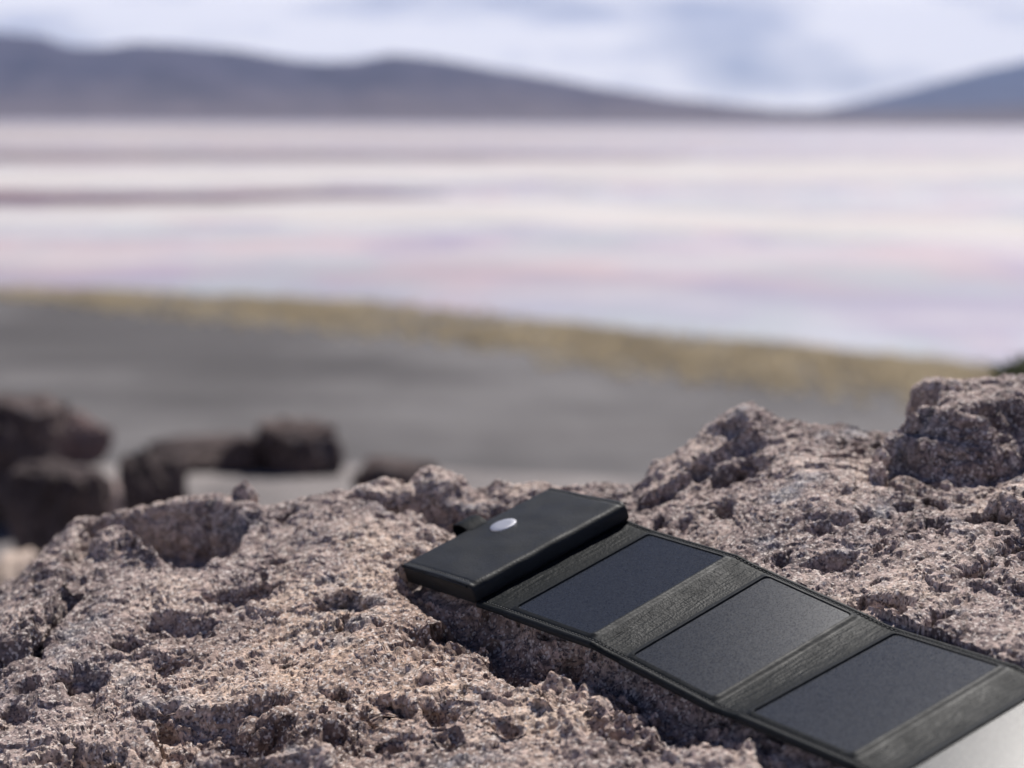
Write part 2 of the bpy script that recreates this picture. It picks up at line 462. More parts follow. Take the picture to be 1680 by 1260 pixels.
def mountain(name, sky_px, D, base_y, depth_back, mat, seed, amp):
    """ridge built as a height field: foot at base_y, crest at distance D"""
    pts = np.array([at_y(a, b_, D) for a, b_ in sky_px])
    xs = np.linspace(pts[0, 0], pts[-1, 0], 260)
    crest = np.interp(xs, pts[:, 0], pts[:, 2])
    foot = LAKE - 2
    rows = np.concatenate([np.linspace(0, 1, 46), np.linspace(1.05, 2, 14)])
    v = []
    for f in rows:
        if f <= 1:
            y = base_y + (D - base_y) * f; prof = f ** 1.5 * 0.8 + 0.2 * f
        else:
            y = D + depth_back * (f - 1); prof = 1 - sstep(0, 1, np.array([f - 1]))[0]
        x = xs * (y / D)
        P = np.stack([x / 520.0, np.full_like(x, y / 620.0), np.zeros_like(x)], 1)
        n = fbm(P, seed, 5, 0.52)
        env = prof * (1 - prof) * 4 * 0.8 + 0.1 * prof
        z = foot + (crest - foot) * prof + amp * n * env * np.clip((crest - foot) / 200, 0.15, 1)
        v.append(np.stack([x, np.full_like(x, y), z], 1))
    o = mesh_obj(name, np.concatenate(v), grid_faces(len(rows), len(xs)), mat, smooth=True)
    return tag(o, kind='structure')

M['mtn'] = mountain_material('mountain_brown', (0.135, 0.104, 0.106), (0.062, 0.050, 0.072), -20, 260)
M['mtn_far_hazed'] = mountain_material('mountain_far_haze_tint', (0.08, 0.075, 0.10), (0.022, 0.032, 0.07), -20, 700)  # blue of distant haze mixed into the rock colour
M['hill'] = mountain_material('foothill', (0.15, 0.12, 0.12), (0.11, 0.09, 0.098), -24, 60)
mountain('mountain_range', [(-4200, 190), (-3000, 150), (-1800, 100), (-900, 110), (-500, 70), (-200, 48), (0, 53), (70, 57), (110, 73), (170, 77), (230, 69), (330, 75), (400, 83), (470, 97), (540, 102), (590, 98), (640, 88), (700, 93), (800, 108), (900, 128), (1000, 145), (1100, 159), (1200, 171), (1320, 185), (1500, 205)], 8600, 6400, 2500, M['mtn'], 11, 120)
mountain('mountain', [(1120, 206), (1250, 193), (1340, 181), (1420, 164), (1490, 146), (1560, 128), (1620, 113), (1680, 101), (1800, 68), (1950, 40), (2200, 80), (2600, 130), (3400, 110), (4400, 170), (5200, 200)], 15500, 11000, 4000, M['mtn_far_hazed'], 23, 70)
mountain('foothills', [(-5000, 185), (-900, 186), (-200, 184), (300, 187), (700, 190), (1050, 182), (1200, 178), (1320, 180), (1450, 183), (1560, 178), (1680, 172), (2000, 160), (2400, 165), (6500, 175)], 7000, 5900, 1500, M['hill'], 31, 20)

# haze: one closed box of thin air round the whole place
def build_haze():
    x0, x1, y0, y1, z0, z1 = -21000, 21000, -20500, 20500, LAKE - 60, 1300
    v = [(x, y, z) for z in (z0, z1) for y in (y0, y1) for x in (x0, x1)]
    f = [[0, 2, 3, 1], [4, 5, 7, 6], [0, 1, 5, 4], [2, 6, 7, 3], [0, 4, 6, 2], [1, 3, 7, 5]]
    mt = bpy.data.materials.new('thin_air'); mt.use_nodes = True
    t = mt.node_tree; t.nodes.clear()
    o_ = t.nodes.new('ShaderNodeOutputMaterial'); pv = t.nodes.new('ShaderNodeVolumePrincipled')
    pv.inputs['Color'].default_value = (0.48, 0.62, 1.0, 1)
    pv.inputs['Density'].default_value = 4.8e-5
    pv.inputs['Density Attribute'].default_value = ''
    t.links.new(pv.outputs[0], o_.inputs['Volume'])
    o = mesh_obj('haze', v, f, mt)
    tag(o, kind='stuff')
build_haze()

# ------------------------------------------------------------------ shore grass (uncountable tussocks)
def build_grass():
    rng = np.random.default_rng(4)
    n = 9300
    bear = rng.uniform(-0.75, 0.75, n)
    f = rng.beta(1.9, 1.7, n)
    y0, y1 = inner_y(bear), shore_y(bear)
    y = y0 + (y1 - y0) * f
    P = np.stack([bear * y * 0.06, y * 0.06, 0 * y], 1)
    keep = (perlin(P, 77) + rng.uniform(-0.35, 0.5, n)) > -0.10
    bear, y = bear[keep], y[keep]
    x = bear * y; z = ground_z(x, y)
    V, Fc, base = [], [], 0
    for i in range(len(x)):
        h = rng.uniform(0.45, 1.0); r0 = rng.uniform(0.25, 0.5)
        for k in range(11):
            a = rng.uniform(0, 2 * math.pi); lean = rng.uniform(0.1, 0.75) * h
            ca, sa = math.cos(a), math.sin(a); rr = r0 * rng.uniform(0, 1)
            bx, by = x[i] + ca * rr, y[i] + sa * rr; wd = 0.07
            hh = h * rng.uniform(0.7, 1.1)
            V += [(bx - sa * wd, by + ca * wd, z[i] - 0.05), (bx + sa * wd, by - ca * wd, z[i] - 0.05),
                  (bx + ca * lean * 0.5 + sa * wd * .8, by + sa * lean * 0.5 - ca * wd * .8, z[i] + hh * 0.75), (bx + ca * lean, by + sa * lean, z[i] + hh)]
            Fc.append((base, base + 1, base + 2, base + 3)); base += 4
    mt, t, b = new_mat('ichu_grass'); g = NT(t)
    c = g.ramp(g.noise(0.12, 5, 0.6), [(0.36, (0.48, 0.40, 0.27)), (0.5, (0.62, 0.525, 0.365)), (0.64, (0.72, 0.62, 0.44))])
    g.link(c, b.inputs['Base Color']); b.inputs['Roughness'].default_value = 0.8
    tl = t.nodes.new('ShaderNodeBsdfTranslucent'); mxs = t.nodes.new('ShaderNodeMixShader'); mxs.inputs[0].default_value = 0.4
    g.link(c, tl.inputs[0]); g.link(b.outputs[0], mxs.inputs[1]); g.link(tl.outputs[0], mxs.inputs[2])
    g.link(mxs.outputs[0], t.nodes['Material Output'].inputs['Surface'])
    o = mesh_obj('shore_grass', np.array(V), np.array(Fc), mt)
    tag(o, 'band of yellowish bunch grass along the lake shore', 'grass', kind='stuff')
build_grass()

# ------------------------------------------------------------------ the solar charger: hinge lines (near end, far end) in metres
HN = np.array([[-0.0671, 0.9811, -0.2711], [-0.0228, 0.9150, -0.2652], [-0.0174, 0.9129, -0.2760], [-0.0048, 0.8962, -0.2752], [0.0414, 0.8403, -0.2750],
               [0.0562, 0.8253, -0.2786], [0.0981, 0.7719, -0.2849], [0.1084, 0.7562, -0.2835], [0.1512, 0.6976, -0.2838], [0.1613, 0.6827, -0.2850]])
HF = np.array([[0.0254, 1.0460, -0.2369], [0.0698, 0.9800, -0.2314], [0.0722, 0.9828, -0.2425], [0.0857, 0.9673, -0.2445], [0.1304, 0.9112, -0.2449],
               [0.1454, 0.8951, -0.2492], [0.1891, 0.8414, -0.2578], [0.2013, 0.8248, -0.2602], [0.2452, 0.7651, -0.2594], [0.2559, 0.7499, -0.2612]])
HN[2] -= (HN[3] - HN[2]) * 0.24; HF[2] -= (HF[3] - HF[2]) * 0.24      # tucked under the pouch
# fourth panel: tipped up towards the sun a little more than the third
e4 = HF[9] - HN[9]; e4 /= np.linalg.norm(e4)
n4 = np.array([-0.090, -0.180, 0.979]); n4 -= e4 * (n4 @ e4); n4 /= np.linalg.norm(n4)
s4 = np.cross(e4, n4); s4 /= np.linalg.norm(s4)
if s4[1] > 0: s4 = -s4
HN = np.vstack([HN, HN[9] + s4 * 0.073]); HF = np.vstack([HF, HF[9] + s4 * 0.073])

def sec_frame(i):
    """origin, s axis (along), t axis (across), normal of section i"""
    o = HN[i]; s = ((HN[i + 1] - HN[i]) + (HF[i + 1] - HF[i])) / 2; L = np.linalg.norm(s); s = s / L
    t = HF[i] - HN[i]; W = np.linalg.norm(t); t = t / W
    n = np.cross(s, t); n /= np.linalg.norm(n)
    if n[2] < 0: n = -n
    return o, s, t, n, L, W

# ------------------------------------------------------------------ foreground boulder
n_avg = np.array([-0.165, -0.150, 0.975]); n_avg /= np.linalg.norm(n_avg)
# plane just below pouch and strip
_pts = np.concatenate([HN[:2] - [0, 0, 0.0125], HF[:2] - [0, 0, 0.0125], HN[2:10] - [0, 0, 0.0045], HF[2:10] - [0, 0, 0.0045]])
A = np.column_stack([_pts[:, 0], _pts[:, 1], np.ones(len(_pts))])
PA, PB, PC = np.linalg.lstsq(A, _pts[:, 2], rcond=None)[0]
PC -= 0.0025
def on_plane(px, py):
    q = ray(px, py); tt = PC / (q[2] - PA * q[0] - PB * q[1]); return (q * tt)[:2]

ridge_px = [(-400, 1120), (-200, 1030), (0, 950), (60, 910), (120, 852), (170, 828), (260, 816), (380, 813), (450, 814), (520, 798), (620, 784), (700, 776), (760, 784), (850, 784), (1000, 779), (1050, 772),
            (1110, 748), (1160, 728), (1210, 696), (1270, 674), (1330, 681), (1420, 694), (1460, 702), (1550, 702), (1680, 694), (1900, 680), (2200, 670)]
def build_boulder():
    rowsY = np.concatenate([np.linspace(0.18, 0.60, 26)[:-1], np.linspace(0.60, 0.66, 24)[:-1], np.linspace(0.66, 1.27, 640)[:-1], np.linspace(1.27, 1.42, 40)[:-1], np.linspace(1.42, 2.0, 26)])
    s_in = np.linspace(-1, 1, 1060)
    ext = np.geomspace(0.004, 1.5, 34)
    s = np.concatenate([-(1 + ext[::-1]), s_in, 1 + ext])
    Yg, Sg = np.meshgrid(rowsY, s, indexing='ij')
    nr, nc = Yg.shape
    Xg = Sg * 0.345 * np.clip(Yg, 0.5, 1.35)
    X, Y = Xg.ravel(), Yg.ravel(); N = len(X)
    P2 = np.stack([X, Y, np.zeros(N)], 1)
    # crest line: distance varies, height from the outline seen in the picture
    Yr = 1.135 + 0.03 * perlin(np.stack([X * 4, 0 * X, 0 * X], 1), 40) + 0.018 * perlin(np.stack([X * 14, 0 * X, 0 * X], 1), 41)
    bx = np.array([p[0] for p in ridge_px]); 
    bear = np.array([ray(a, b_)[0] / ray(a, b_)[1] for a, b_ in ridge_px]); slope = np.array([ray(a, b_)[2] / ray(a, b_)[1] for a, b_ in ridge_px])
    zr = np.interp(X / np.maximum(Yr, .1), bear, slope) * Yr            # crest height at this column
    plane = PA * X + PB * Y + PC
    plane_r = PA * X + PB * Yr + PC
    corr = np.clip(zr - plane_r, -0.12, 0.05)
    z = plane + corr * sstep(0.84, 1.135, Y)
    z = np.where(Y > Yr, PA * X + PB * Yr + PC + corr + 0.02 * (Y - Yr), z)

    # --- ledges and hollows, traced where they lie on the rock
    warp = np.stack([fbm(P2 * 38, 51, 2, 0.55), fbm(P2 * 38 + 9.1, 61, 2, 0.55)], 1)
    warp_b = np.stack([fbm(P2 * 15, 151, 3, 0.55), fbm(P2 * 15 + 4.7, 161, 3, 0.55)], 1)
    def poly_sd(pts):
        """signed distance to polygon, negative inside"""
        pts = np.array(pts); lo = pts.min(0) - 0.05; hi = pts.max(0) + 0.05
        idx = np.where((X > lo[0]) & (X < hi[0]) & (Y > lo[1]) & (Y < hi[1]))[0]
        return idx, pts
    def feature(px, h, edge=0.004, wamp=0.006, rim=0.0, fade=None, wb=0.0):
        nonlocal z
        pts = np.array([on_plane(a, b_) for a, b_ in px])
        idx, pts = poly_sd(pts)
        if len(idx) == 0: return
        qx = X[idx] + warp[idx, 0] * wamp; qy = Y[idx] + warp[idx, 1] * wamp
        qx = qx + warp_b[idx, 0] * wb; qy = qy + warp_b[idx, 1] * wb
        d = np.full(len(idx), 9.0); ins = np.zeros(len(idx), bool)
        for i in range(len(pts)):
            a, b_ = pts[i], pts[(i + 1) % len(pts)]; e = b_ - a
            tt = np.clip(((qx - a[0]) * e[0] + (qy - a[1]) * e[1]) / (e @ e + 1e-12), 0, 1)
            d = np.minimum(d, np.hypot(qx - a[0] - tt * e[0], qy - a[1] - tt * e[1]))
            cnd = ((a[1] > qy) != (b_[1] > qy)) & (qx < (b_[0] - a[0]) * (qy - a[1]) / (b_[1] - a[1] + 1e-12) + a[0])
            ins ^= cnd
        sd = np.where(ins, -d, d)
        mk = 1 - sstep(-edge, edge, sd)
        if fade:
            for (pa, pb) in fade:
                b0, b1 = (pa - 840) / F, (pb - 840) / F
                v_ = (X[idx] / Y[idx]); mk = mk * (sstep(b0, b1, v_) if b1 > b0 else 1 - sstep(b1, b0, v_))
        z[idx] = z[idx] + h * mk
        if rim: z[idx] += rim * np.exp(-(sd / 0.006) ** 2)
    # raised block at the upper right and the low parapets on the crest
    feature([(1452, 775), (1505, 752), (1560, 750), (1620, 733), (1690, 712), (1780, 700), (1960, 690), (1960, 610), (1700, 600), (1600, 625), (1530, 655), (1490, 700)], 0.022, 0.006, 0.009, wb=0.022)
    feature([(1500, 735), (1545, 722), (1590, 715), (1640, 706), (1700, 690), (1960, 660), (1960, 590), (1700, 590), (1590, 610), (1530, 650), (1515, 700)], 0.019, 0.007, 0.009, wb=0.03)
    feature([(1480, 716), (1510, 712), (1535, 700), (1530, 680), (1500, 680), (1484, 695)], -0.010, 0.004, 0.005)
    feature([(1040, 793), (1075, 786), (1112, 772), (1150, 750), (1185, 735), (1225, 722), (1262, 712), (1292, 702), (1300, 668), (1200, 640), (1110, 690), (1040, 740)], 0.0115, 0.004, 0.010, fade=[(1300, 1225), (1040, 1075)])
    feature([(1155, 722), (1190, 716), (1225, 712), (1262, 705), (1285, 694), (1290, 660), (1200, 640), (1150, 690)], 0.007, 0.004, 0.009, fade=[(1300, 1240)])
    feature([(676, 790), (700, 797), (735, 797), (762, 790), (775, 775), (740, 745), (690, 750)], 0.010, 0.006, 0.010, fade=[(650, 690), (800, 760)])
    feature([(545, 800), (580, 797), (640, 792), (660, 780), (640, 760), (560, 775)], 0.006, 0.004, 0.008)
    feature([(800, 792), (850, 798), (905, 792), (905, 765), (800, 765)], 0.005, 0.004, 0.009)
    # shaded hollow behind the pouch
    feature([(590, 828), (640, 812), (700, 806), (770, 806), (850, 806), (895, 800), (870, 815), (800, 845), (765, 868), (735, 850), (690, 835), (640, 838)], -0.026, 0.004, 0.010)
    feature([(655, 900), (680, 892), (705, 900), (690, 912), (662, 912)], -0.008, 0.004, 0.005)
    # crater on the left
    feature([(100, 905), (128, 872), (165, 848), (240, 838), (330, 836), (420, 838), (430, 800), (240, 780), (140, 790), (80, 860)], 0.009, 0.009, 0.005, fade=[(70, 140), (430, 330)])
    feature([(118, 930), (132, 892), (165, 862), (215, 850), (300, 846), (372, 848), (398, 868), (368, 905), (335, 932), (285, 928), (240, 902), (190, 905), (150, 925)], -0.038, 0.007, 0.012)
    feature([(215, 905), (260, 880), (330, 880), (350, 905), (325, 930), (270, 930)], -0.012, 0.007, 0.008)
    feature([(150, 925), (175, 905), (215, 903), (240, 915), (225, 932), (180, 938)], 0.009, 0.005, 0.006)
    feature([(212, 930), (235, 918), (262, 928), (255, 945), (222, 945)], 0.008, 0.004, 0.006)
    # outer left flank
    feature([(-40, 1010), (20, 975), (60, 955), (100, 950), (115, 1000), (85, 1050), (45, 1085), (-40, 1100)], 0.010, 0.005, 0.008)
    feature([(58, 1085), (72, 1050), (92, 1020), (112, 992), (124, 995), (104, 1030), (84, 1062), (70, 1090)], -0.020, 0.003, 0.004)
    # small caves and hollows, lower left
    for q in ([(228, 1040), (250, 1022), (285, 1015), (292, 1030), (262, 1044)], [(268, 1040), (290, 1024), (330, 1024), (336, 1040), (300, 1050)],
              [(165, 1062), (190, 1050), (215, 1058), (200, 1072), (172, 1074)], [(98, 1120), (130, 1102), (160, 1112), (165, 1140), (140, 1165), (112, 1150)],
              [(0, 1185), (20, 1168), (48, 1166), (40, 1186), (8, 1196)], [(258, 1095), (285, 1078), (300, 1082), (270, 1106)],
              [(340, 985), (380, 972), (440, 966), (470, 972), (430, 986), (370, 996)], [(520, 1000), (560, 985), (600, 990), (640, 1000), (600, 1012), (550, 1014)],
              [(545, 1028), (580, 1016), (586, 1034), (556, 1038)], [(655, 1050), (690, 1034), (700, 1040), (670, 1056)], [(450, 855), (490, 838), (510, 846), (470, 864)],
              [(395, 1160), (430, 1140), (470, 1148), (460, 1170), (420, 1180)], [(410, 1220), (440, 1190), (470, 1190), (460, 1215), (425, 1232)]):
        feature(q, -0.008, 0.0030, 0.009)
    feature([(245, 1195), (255, 1172), (300, 1168), (350, 1162), (400, 1168), (430, 1190), (470, 1210), (470, 1262), (380, 1280), (300, 1270), (250, 1240)], -0.016, 0.005, 0.010)
    feature([(110, 1240), (130, 1225), (180, 1230), (200, 1300), (110, 1300)], -0.018, 0.006, 0.01)
    feature([(300, 1300), (330, 1262), (400, 1238), (470, 1225), (520, 1240), (540, 1300)], 0.016, 0.005, 0.010)
    # hollow under the hinged strip and the broken ledge in front of it
    feature([(672, 962), (780, 1000), (840, 1010), (930, 1045), (1010, 1080), (1100, 1130), (1190, 1180), (1300, 1240), (1360, 1290), (1300, 1300), (1225, 1205), (1165, 1165), (1095, 1150), (1082, 1122), (1030, 1115), (1000, 1092), (965, 1092), (920, 1082), (870, 1110), (820, 1085), (800, 1040), (740, 1005), (680, 985)], -0.022, 0.010, 0.007)
    feature([(868, 1120), (880, 1098), (925, 1084), (958, 1098), (1000, 1094), (1028, 1116), (1082, 1124), (1092, 1152), (1060, 1160), (1000, 1140), (960, 1160), (900, 1150)], 0.008, 0.003, 0.006)
    feature([(975, 1140), (1000, 1128), (1055, 1150), (1075, 1178), (1050, 1200), (1000, 1196), (968, 1178)], -0.013, 0.004, 0.006)
    feature([(980, 1128), (1010, 1122), (1050, 1140), (1040, 1160), (1000, 1162), (975, 1150)], 0.017, 0.0035, 0.005)
    feature([(880, 1150), (910, 1142), (960, 1165), (990, 1190), (960, 1205), (900, 1180)], 0.007, 0.004, 0.007)
    for q in ([(690, 1152), (715, 1146), (760, 1152), (752, 1172), (712, 1180)], [(590, 1172), (615, 1162), (640, 1170), (620, 1184)], [(725, 1200), (748, 1190), (756, 1206), (735, 1216)],
              [(628, 1218), (650, 1210), (660, 1222), (640, 1230)], [(640, 1150), (670, 1145), (675, 1160), (650, 1165)], [(540, 1140), (560, 1132), (575, 1140), (560, 1150)],
              [(800, 1170), (820, 1180), (850, 1190), (830, 1196)], [(1080, 1195), (1120, 1180), (1140, 1192), (1100, 1204)]):
        feature(q, -0.012, 0.0025, 0.005)
    # right-hand slope: cavities
    for q in ([(1162, 766), (1185, 748), (1235, 742), (1256, 752), (1232, 770), (1196, 778)], [(1326, 928), (1346, 908), (1398, 904), (1400, 914), (1372, 930)], [(1268, 920), (1290, 902), (1300, 916), (1284, 928)],
              [(1395, 985), (1420, 970), (1480, 976), (1502, 992), (1475, 1014), (1436, 1004)], [(1505, 1035), (1525, 1012), (1552, 1010), (1540, 1034)], [(1425, 895), (1450, 874), (1492, 862), (1488, 880), (1445, 900)],
              [(1570, 950), (1596, 932), (1630, 922), (1628, 942), (1600, 955)], [(1606, 930), (1615, 915), (1635, 918), (1630, 932)], [(1470, 825), (1482, 808), (1502, 806), (1498, 826)], [(1402, 848), (1425, 838), (1440, 846), (1418, 856)],
              [(1630, 895), (1655, 872), (1680, 868), (1700, 890), (1660, 905)], [(1540, 1055), (1570, 1046), (1585, 1056), (1560, 1066)], [(1315, 868), (1340, 855), (1360, 862), (1340, 874)], [(1170, 822), (1182, 802), (1198, 806), (1190, 830)],
              [(1365, 735), (1385, 722), (1405, 728), (1385, 740)], [(1440, 765), (1460, 752), (1480, 760), (1460, 776)], [(1590, 835), (1612, 820), (1640, 826), (1620, 842)], [(1255, 960), (1280, 950), (1290, 962), (1268, 972)],
              [(1040, 830), (1070, 815), (1100, 812), (1090, 826), (1060, 838)], [(1085, 840), (1110, 826), (1130, 824), (1120, 842)]):
        feature(q, -0.012, 0.0028, 0.009)
    feature([(1640, 830), (1655, 790), (1680, 765), (1760, 750), (1760, 830), (1690, 850)], 0.014, 0.005, 0.009)

    # --- sides fall away to the soil
    z = z - 2.2 * softplus(Y - Yr - 0.015, 0.012)
    z = z - 2.6 * softplus(np.abs(X + 0.02) - 0.58, 0.03)
    z = z - 2.2 * softplus(0.46 - Y, 0.04)
    z = np.maximum(z, -1.35)
    # spread the rows evenly over steep faces
    Zg = z.reshape(nr, nc); sp0 = np.gradient(rowsY)
    dy = np.diff(Yg, axis=0); dz = np.diff(Zg, axis=0)
    st = np.sqrt(dy * dy + dz * dz) / (0.5 * (sp0[1:] + sp0[:-1]))[:, None]
    cum = np.vstack([np.zeros((1, nc)), np.cumsum(st, 0)])
    Yn = np.empty_like(Yg); Zn = np.empty_like(Zg)
    for j in range(nc):
        q = np.linspace(0, cum[-1, j], nr)
        Yn[:, j] = np.interp(q, cum[:, j], Yg[:, j]); Zn[:, j] = np.interp(q, cum[:, j], Zg[:, j])
    Y = Yn.ravel(); X = (Sg * 0.345 * np.clip(Yn, 0.5, 1.35)).ravel(); Z = Zn.ravel()
    P = np.stack([X, Y, Z], 1)
    # --- relief along the normal
    def normals(P):
        G = P.reshape(nr, nc, 3)
        du = np.gradient(G, axis=1); dv = np.gradient(G, axis=0)
        n = np.cross(du.reshape(-1, 3), dv.reshape(-1, 3)); n /= np.linalg.norm(n, axis=1)[:, None] + 1e-12
        n[n[:, 2] < 0] *= -1
        return n
    nrm = normals(P)
    wv = np.stack([fbm(P * 20, 71, 3), fbm(P * 20 + 5, 72, 3), fbm(P * 20 + 11, 73, 3)], 1) * 0.006
    Q = P + wv
    d = 0.0062 * fbm(Q * 12, 81, 2, 0.42) + 0.0009 * fbm(Q * 34, 83, 3, 0.5, mode='billow')
    # stepped fracture faces
    for sc, am, sd_ in ((20, 0.0020, 91), (58, 0.0010, 95)):
        v = fbm(Q * np.array([sc, sc, sc * 1.6]), sd_, 3, 0.5)
        d += am * (sstep(-0.045, 0.045, v) - 0.5)
        v = fbm(Q * sc * 1.3 + 3.3, sd_ + 50, 2, 0.5)
        d += am * 0.7 * (sstep(0.10, 0.16, v))
    # gas bubbles of two sizes
    cover = sstep(-0.15, 0.30, fbm(P * 9, 99, 2))
    fine_ = 0.12 + 0.88 * sstep(-0.22, 0.25, fbm(P * 26, 131, 3, 0.6))
    w1, w2, rid = worley(Q * 58, 101)
    rad = 0.16 + 0.36 * rid
    d -= 0.0090 * (0.35 + 0.65 * cover) * (rid > 0.86) * (1 - sstep(0.62, 1.0, w1 / rad))
    w1, w2, rid = worley(Q * 140 + perlin(P * 260, 33)[:, None] * 0.25, 103)
    rad = 0.20 + 0.36 * rid
    d -= 0.0036 * (0.20 + 0.80 * cover) * (0.4 + 0.6 * fine_) * (rid > 0.60) * (1 - sstep(0.55, 1.0, w1 / rad))
    w1, w2, rid = worley(Q * 290 + perlin(P * 500, 37)[:, None] * 0.25, 113)
    rad = 0.25 + 0.40 * rid
    d -= 0.0014 * fine_ * (rid > 0.50) * (1 - sstep(0.5, 1.0, w1 / rad))
    # crumbly grain
    w1, w2, rid = worley(Q * 250 + perlin(P * 420, 35)[:, None] * 0.3, 107)
    d += 0.0007 * (rid - 0.45) * (1 - sstep(0.25, 0.8, w1))
    d += 0.00028 * fbm(P * 210, 111, 2, 0.6, mode='ridge') + 0.00028 * fbm(P * 520, 117, 2, 0.6)
    inner = 1 - sstep(1.05, 1.3, np.abs(np.tile(s, nr)))
    d *= 0.35 + 0.65 * inner
    P = P + nrm * d[:, None]
    # --- the charger rests on the stone: nothing pokes through its underside
    rough_ = fbm(P * 60, 141, 3, 0.6)
    for i in range(len(HN) - 1):
        o, sx, tx, n, L, W = sec_frame(i)
        th = 0.0122 if i == 0 else (0.0032 if i > 1 else 0.0005)
        if i == 1: continue
        rel = P - o
        if i == 0:     # room for the loop
            lo_ = ((rel @ sx) > -0.024) & ((rel @ sx) < 0.002) & ((rel @ tx) > 0.42 * W) & ((rel @ tx) < 0.56 * W)
            P = P - n * np.where(lo_, np.maximum(rel @ n + 0.009, 0), 0)[:, None]; rel = P - o
        a = rel @ sx; b_ = rel @ tx; c = rel @ n
        mg = 0.0045
        ins = (a > -mg) & (a < L + mg) & (b_ > -mg) & (b_ < W + mg)
        gap = ((0.017 if i < 6 else 0.009) if i > 1 else 0.007) * (1 - sstep(-0.004, 0.034 if i > 1 else 0.02, b_ + 0.012 * rough_))
        over = np.where(ins, c + th + 0.0004 + gap, 0)
        over = np.maximum(over, 0)
        P = P - n * over[:, None]
        if i > 1:      # the stone in front of the strip stays below its near edge
            fr = (a > -mg) & (a < L + mg) & (b_ <= -mg) & (b_ > -0.16)
            lim = (-0.021 if i < 6 else -0.013) - 0.30 * b_ + 0.009 * rough_
            P = P - n * np.where(fr, softplus(c - lim, 0.0015), 0)[:, None]
    # rows at the hem go down to the soil
    o = mesh_obj('boulder', P, grid_faces(nr, nc), M['rock'])
    tag(o, 'large porous pinkish grey lava boulder filling the foreground under the solar charger', 'boulder')
    return P, nr, nc
BP, BNR, BNC = build_boulder()

# ------------------------------------------------------------------ solar charger
rootp = HN[0] * 0.5 + HF[4] * 0.5
charger = bpy.data.objects.new('folding_solar_charger', None); col.objects.link(charger)
charger.location = Vector(rootp) - Vector((0, 0, 0.012)); charger.empty_display_size = 0.02
tag(charger, 'black leather folding solar charger unfolded across the foreground boulder', 'solar charger')
bpy.context.view_layer.update()

def strip_mesh(name, i, hfun, mat, ns, ntt, thick, parent, smooth=True, t0=0.0, t1=1.0):
    """closed slab over section i with upper relief hfun(s_m, t_m, L, W) in metres"""
    o, sx, tx, n, L, W = sec_frame(i)
    u = np.linspace(0, 1, ns); v = np.linspace(t0, t1, ntt)
    uu, vv = np.meshgrid(u, v, indexing='ij')
    base = ((HN[i][None, None] * (1 - uu[..., None]) + HN[i + 1][None, None] * uu[..., None]) * (1 - vv[..., None])
            + (HF[i][None, None] * (1 - uu[..., None]) + HF[i + 1][None, None] * uu[..., None]) * vv[..., None])
    h = hfun(uu * L, vv * W, L, W)
    top = base + n * h[..., None]
    bot = base - n * thick
    # round the two long edges
    nv = ns * ntt
    V = np.concatenate([top.reshape(-1, 3), bot.reshape(-1, 3)])
    f = grid_faces(ns, ntt); fl = [f, f[:, ::-1] + nv]
    r = np.arange(ns - 1)
    for c, flip in ((0, 0), (ntt - 1, 1)):
        a = r * ntt + c; q = np.stack([a, a + ntt, a + ntt + nv, a + nv], 1); fl.append(q[:, ::-1] if flip else q)
    c = np.arange(ntt - 1)
    for rr, flip in ((0, 1), (ns - 1, 0)):
        a = rr * ntt + c; q = np.stack([a, a + 1, a + 1 + nv, a + nv], 1); fl.append(q[:, ::-1] if flip else q)
    ob = mesh_obj(name, V, np.concatenate(fl), mat, parent, smooth)
    if smooth:
        md = ob.modifiers.new('split', 'EDGE_SPLIT'); md.split_angle = R(55)
    return ob

EDGE = 0.0016
def edge_roll(tm, W):
    """rounded outer long edges with a stitch groove"""
    d = np.minimum(tm, W - tm)
    r_ = -EDGE * (1 - np.sqrt(np.clip(1 - (1 - np.clip(d / 0.0018, 0, 1)) ** 2, 0, 1)))
    return r_ - 0.00055 * np.exp(-((d - 0.0040) / 0.00075) ** 2) + 0.00035 * np.exp(-((d - 0.0024) / 0.0010) ** 2)

def cell_rect(L, W): return 0.055 * L, 0.925 * L, 0.064 * W, 0.938 * W
def panel_h(seed):
    def f(sm, tm, L, W):
        a0, a1, b0, b1 = cell_rect(L, W)
        sh = sm.shape
        P = np.stack([sm.ravel() * 160 + seed, tm.ravel() * 160, 0 * sm.ravel()], 1)
        rise = sstep(0, 0.0045, np.minimum(sm, L - sm)) * sstep(0.0045, 0.0085, np.minimum(tm, W - tm))
        h = 0.0011 * rise + edge_roll(tm, W)
        cr2 = 0.0026; qa = np.maximum(a0 - sm, sm - a1) + cr2; qb = np.maximum(b0 - tm, tm - b1) + cr2
        ds = np.hypot(np.maximum(qa, 0), np.maximum(qb, 0)) + np.minimum(np.maximum(qa, qb), 0) - cr2      # <0 over the cell window
        near = np.maximum(sm - a1, b0 - tm)
        h = h + 0.0003 * np.exp(-((ds - 0.0022) / 0.0016) ** 2)
        h = np.where(ds < 0.0002, -0.0004, h)
        h = h + 0.00010 * (fbm(P, 5, 3) ).reshape(sh) * (ds > 0)
        return h
    return f
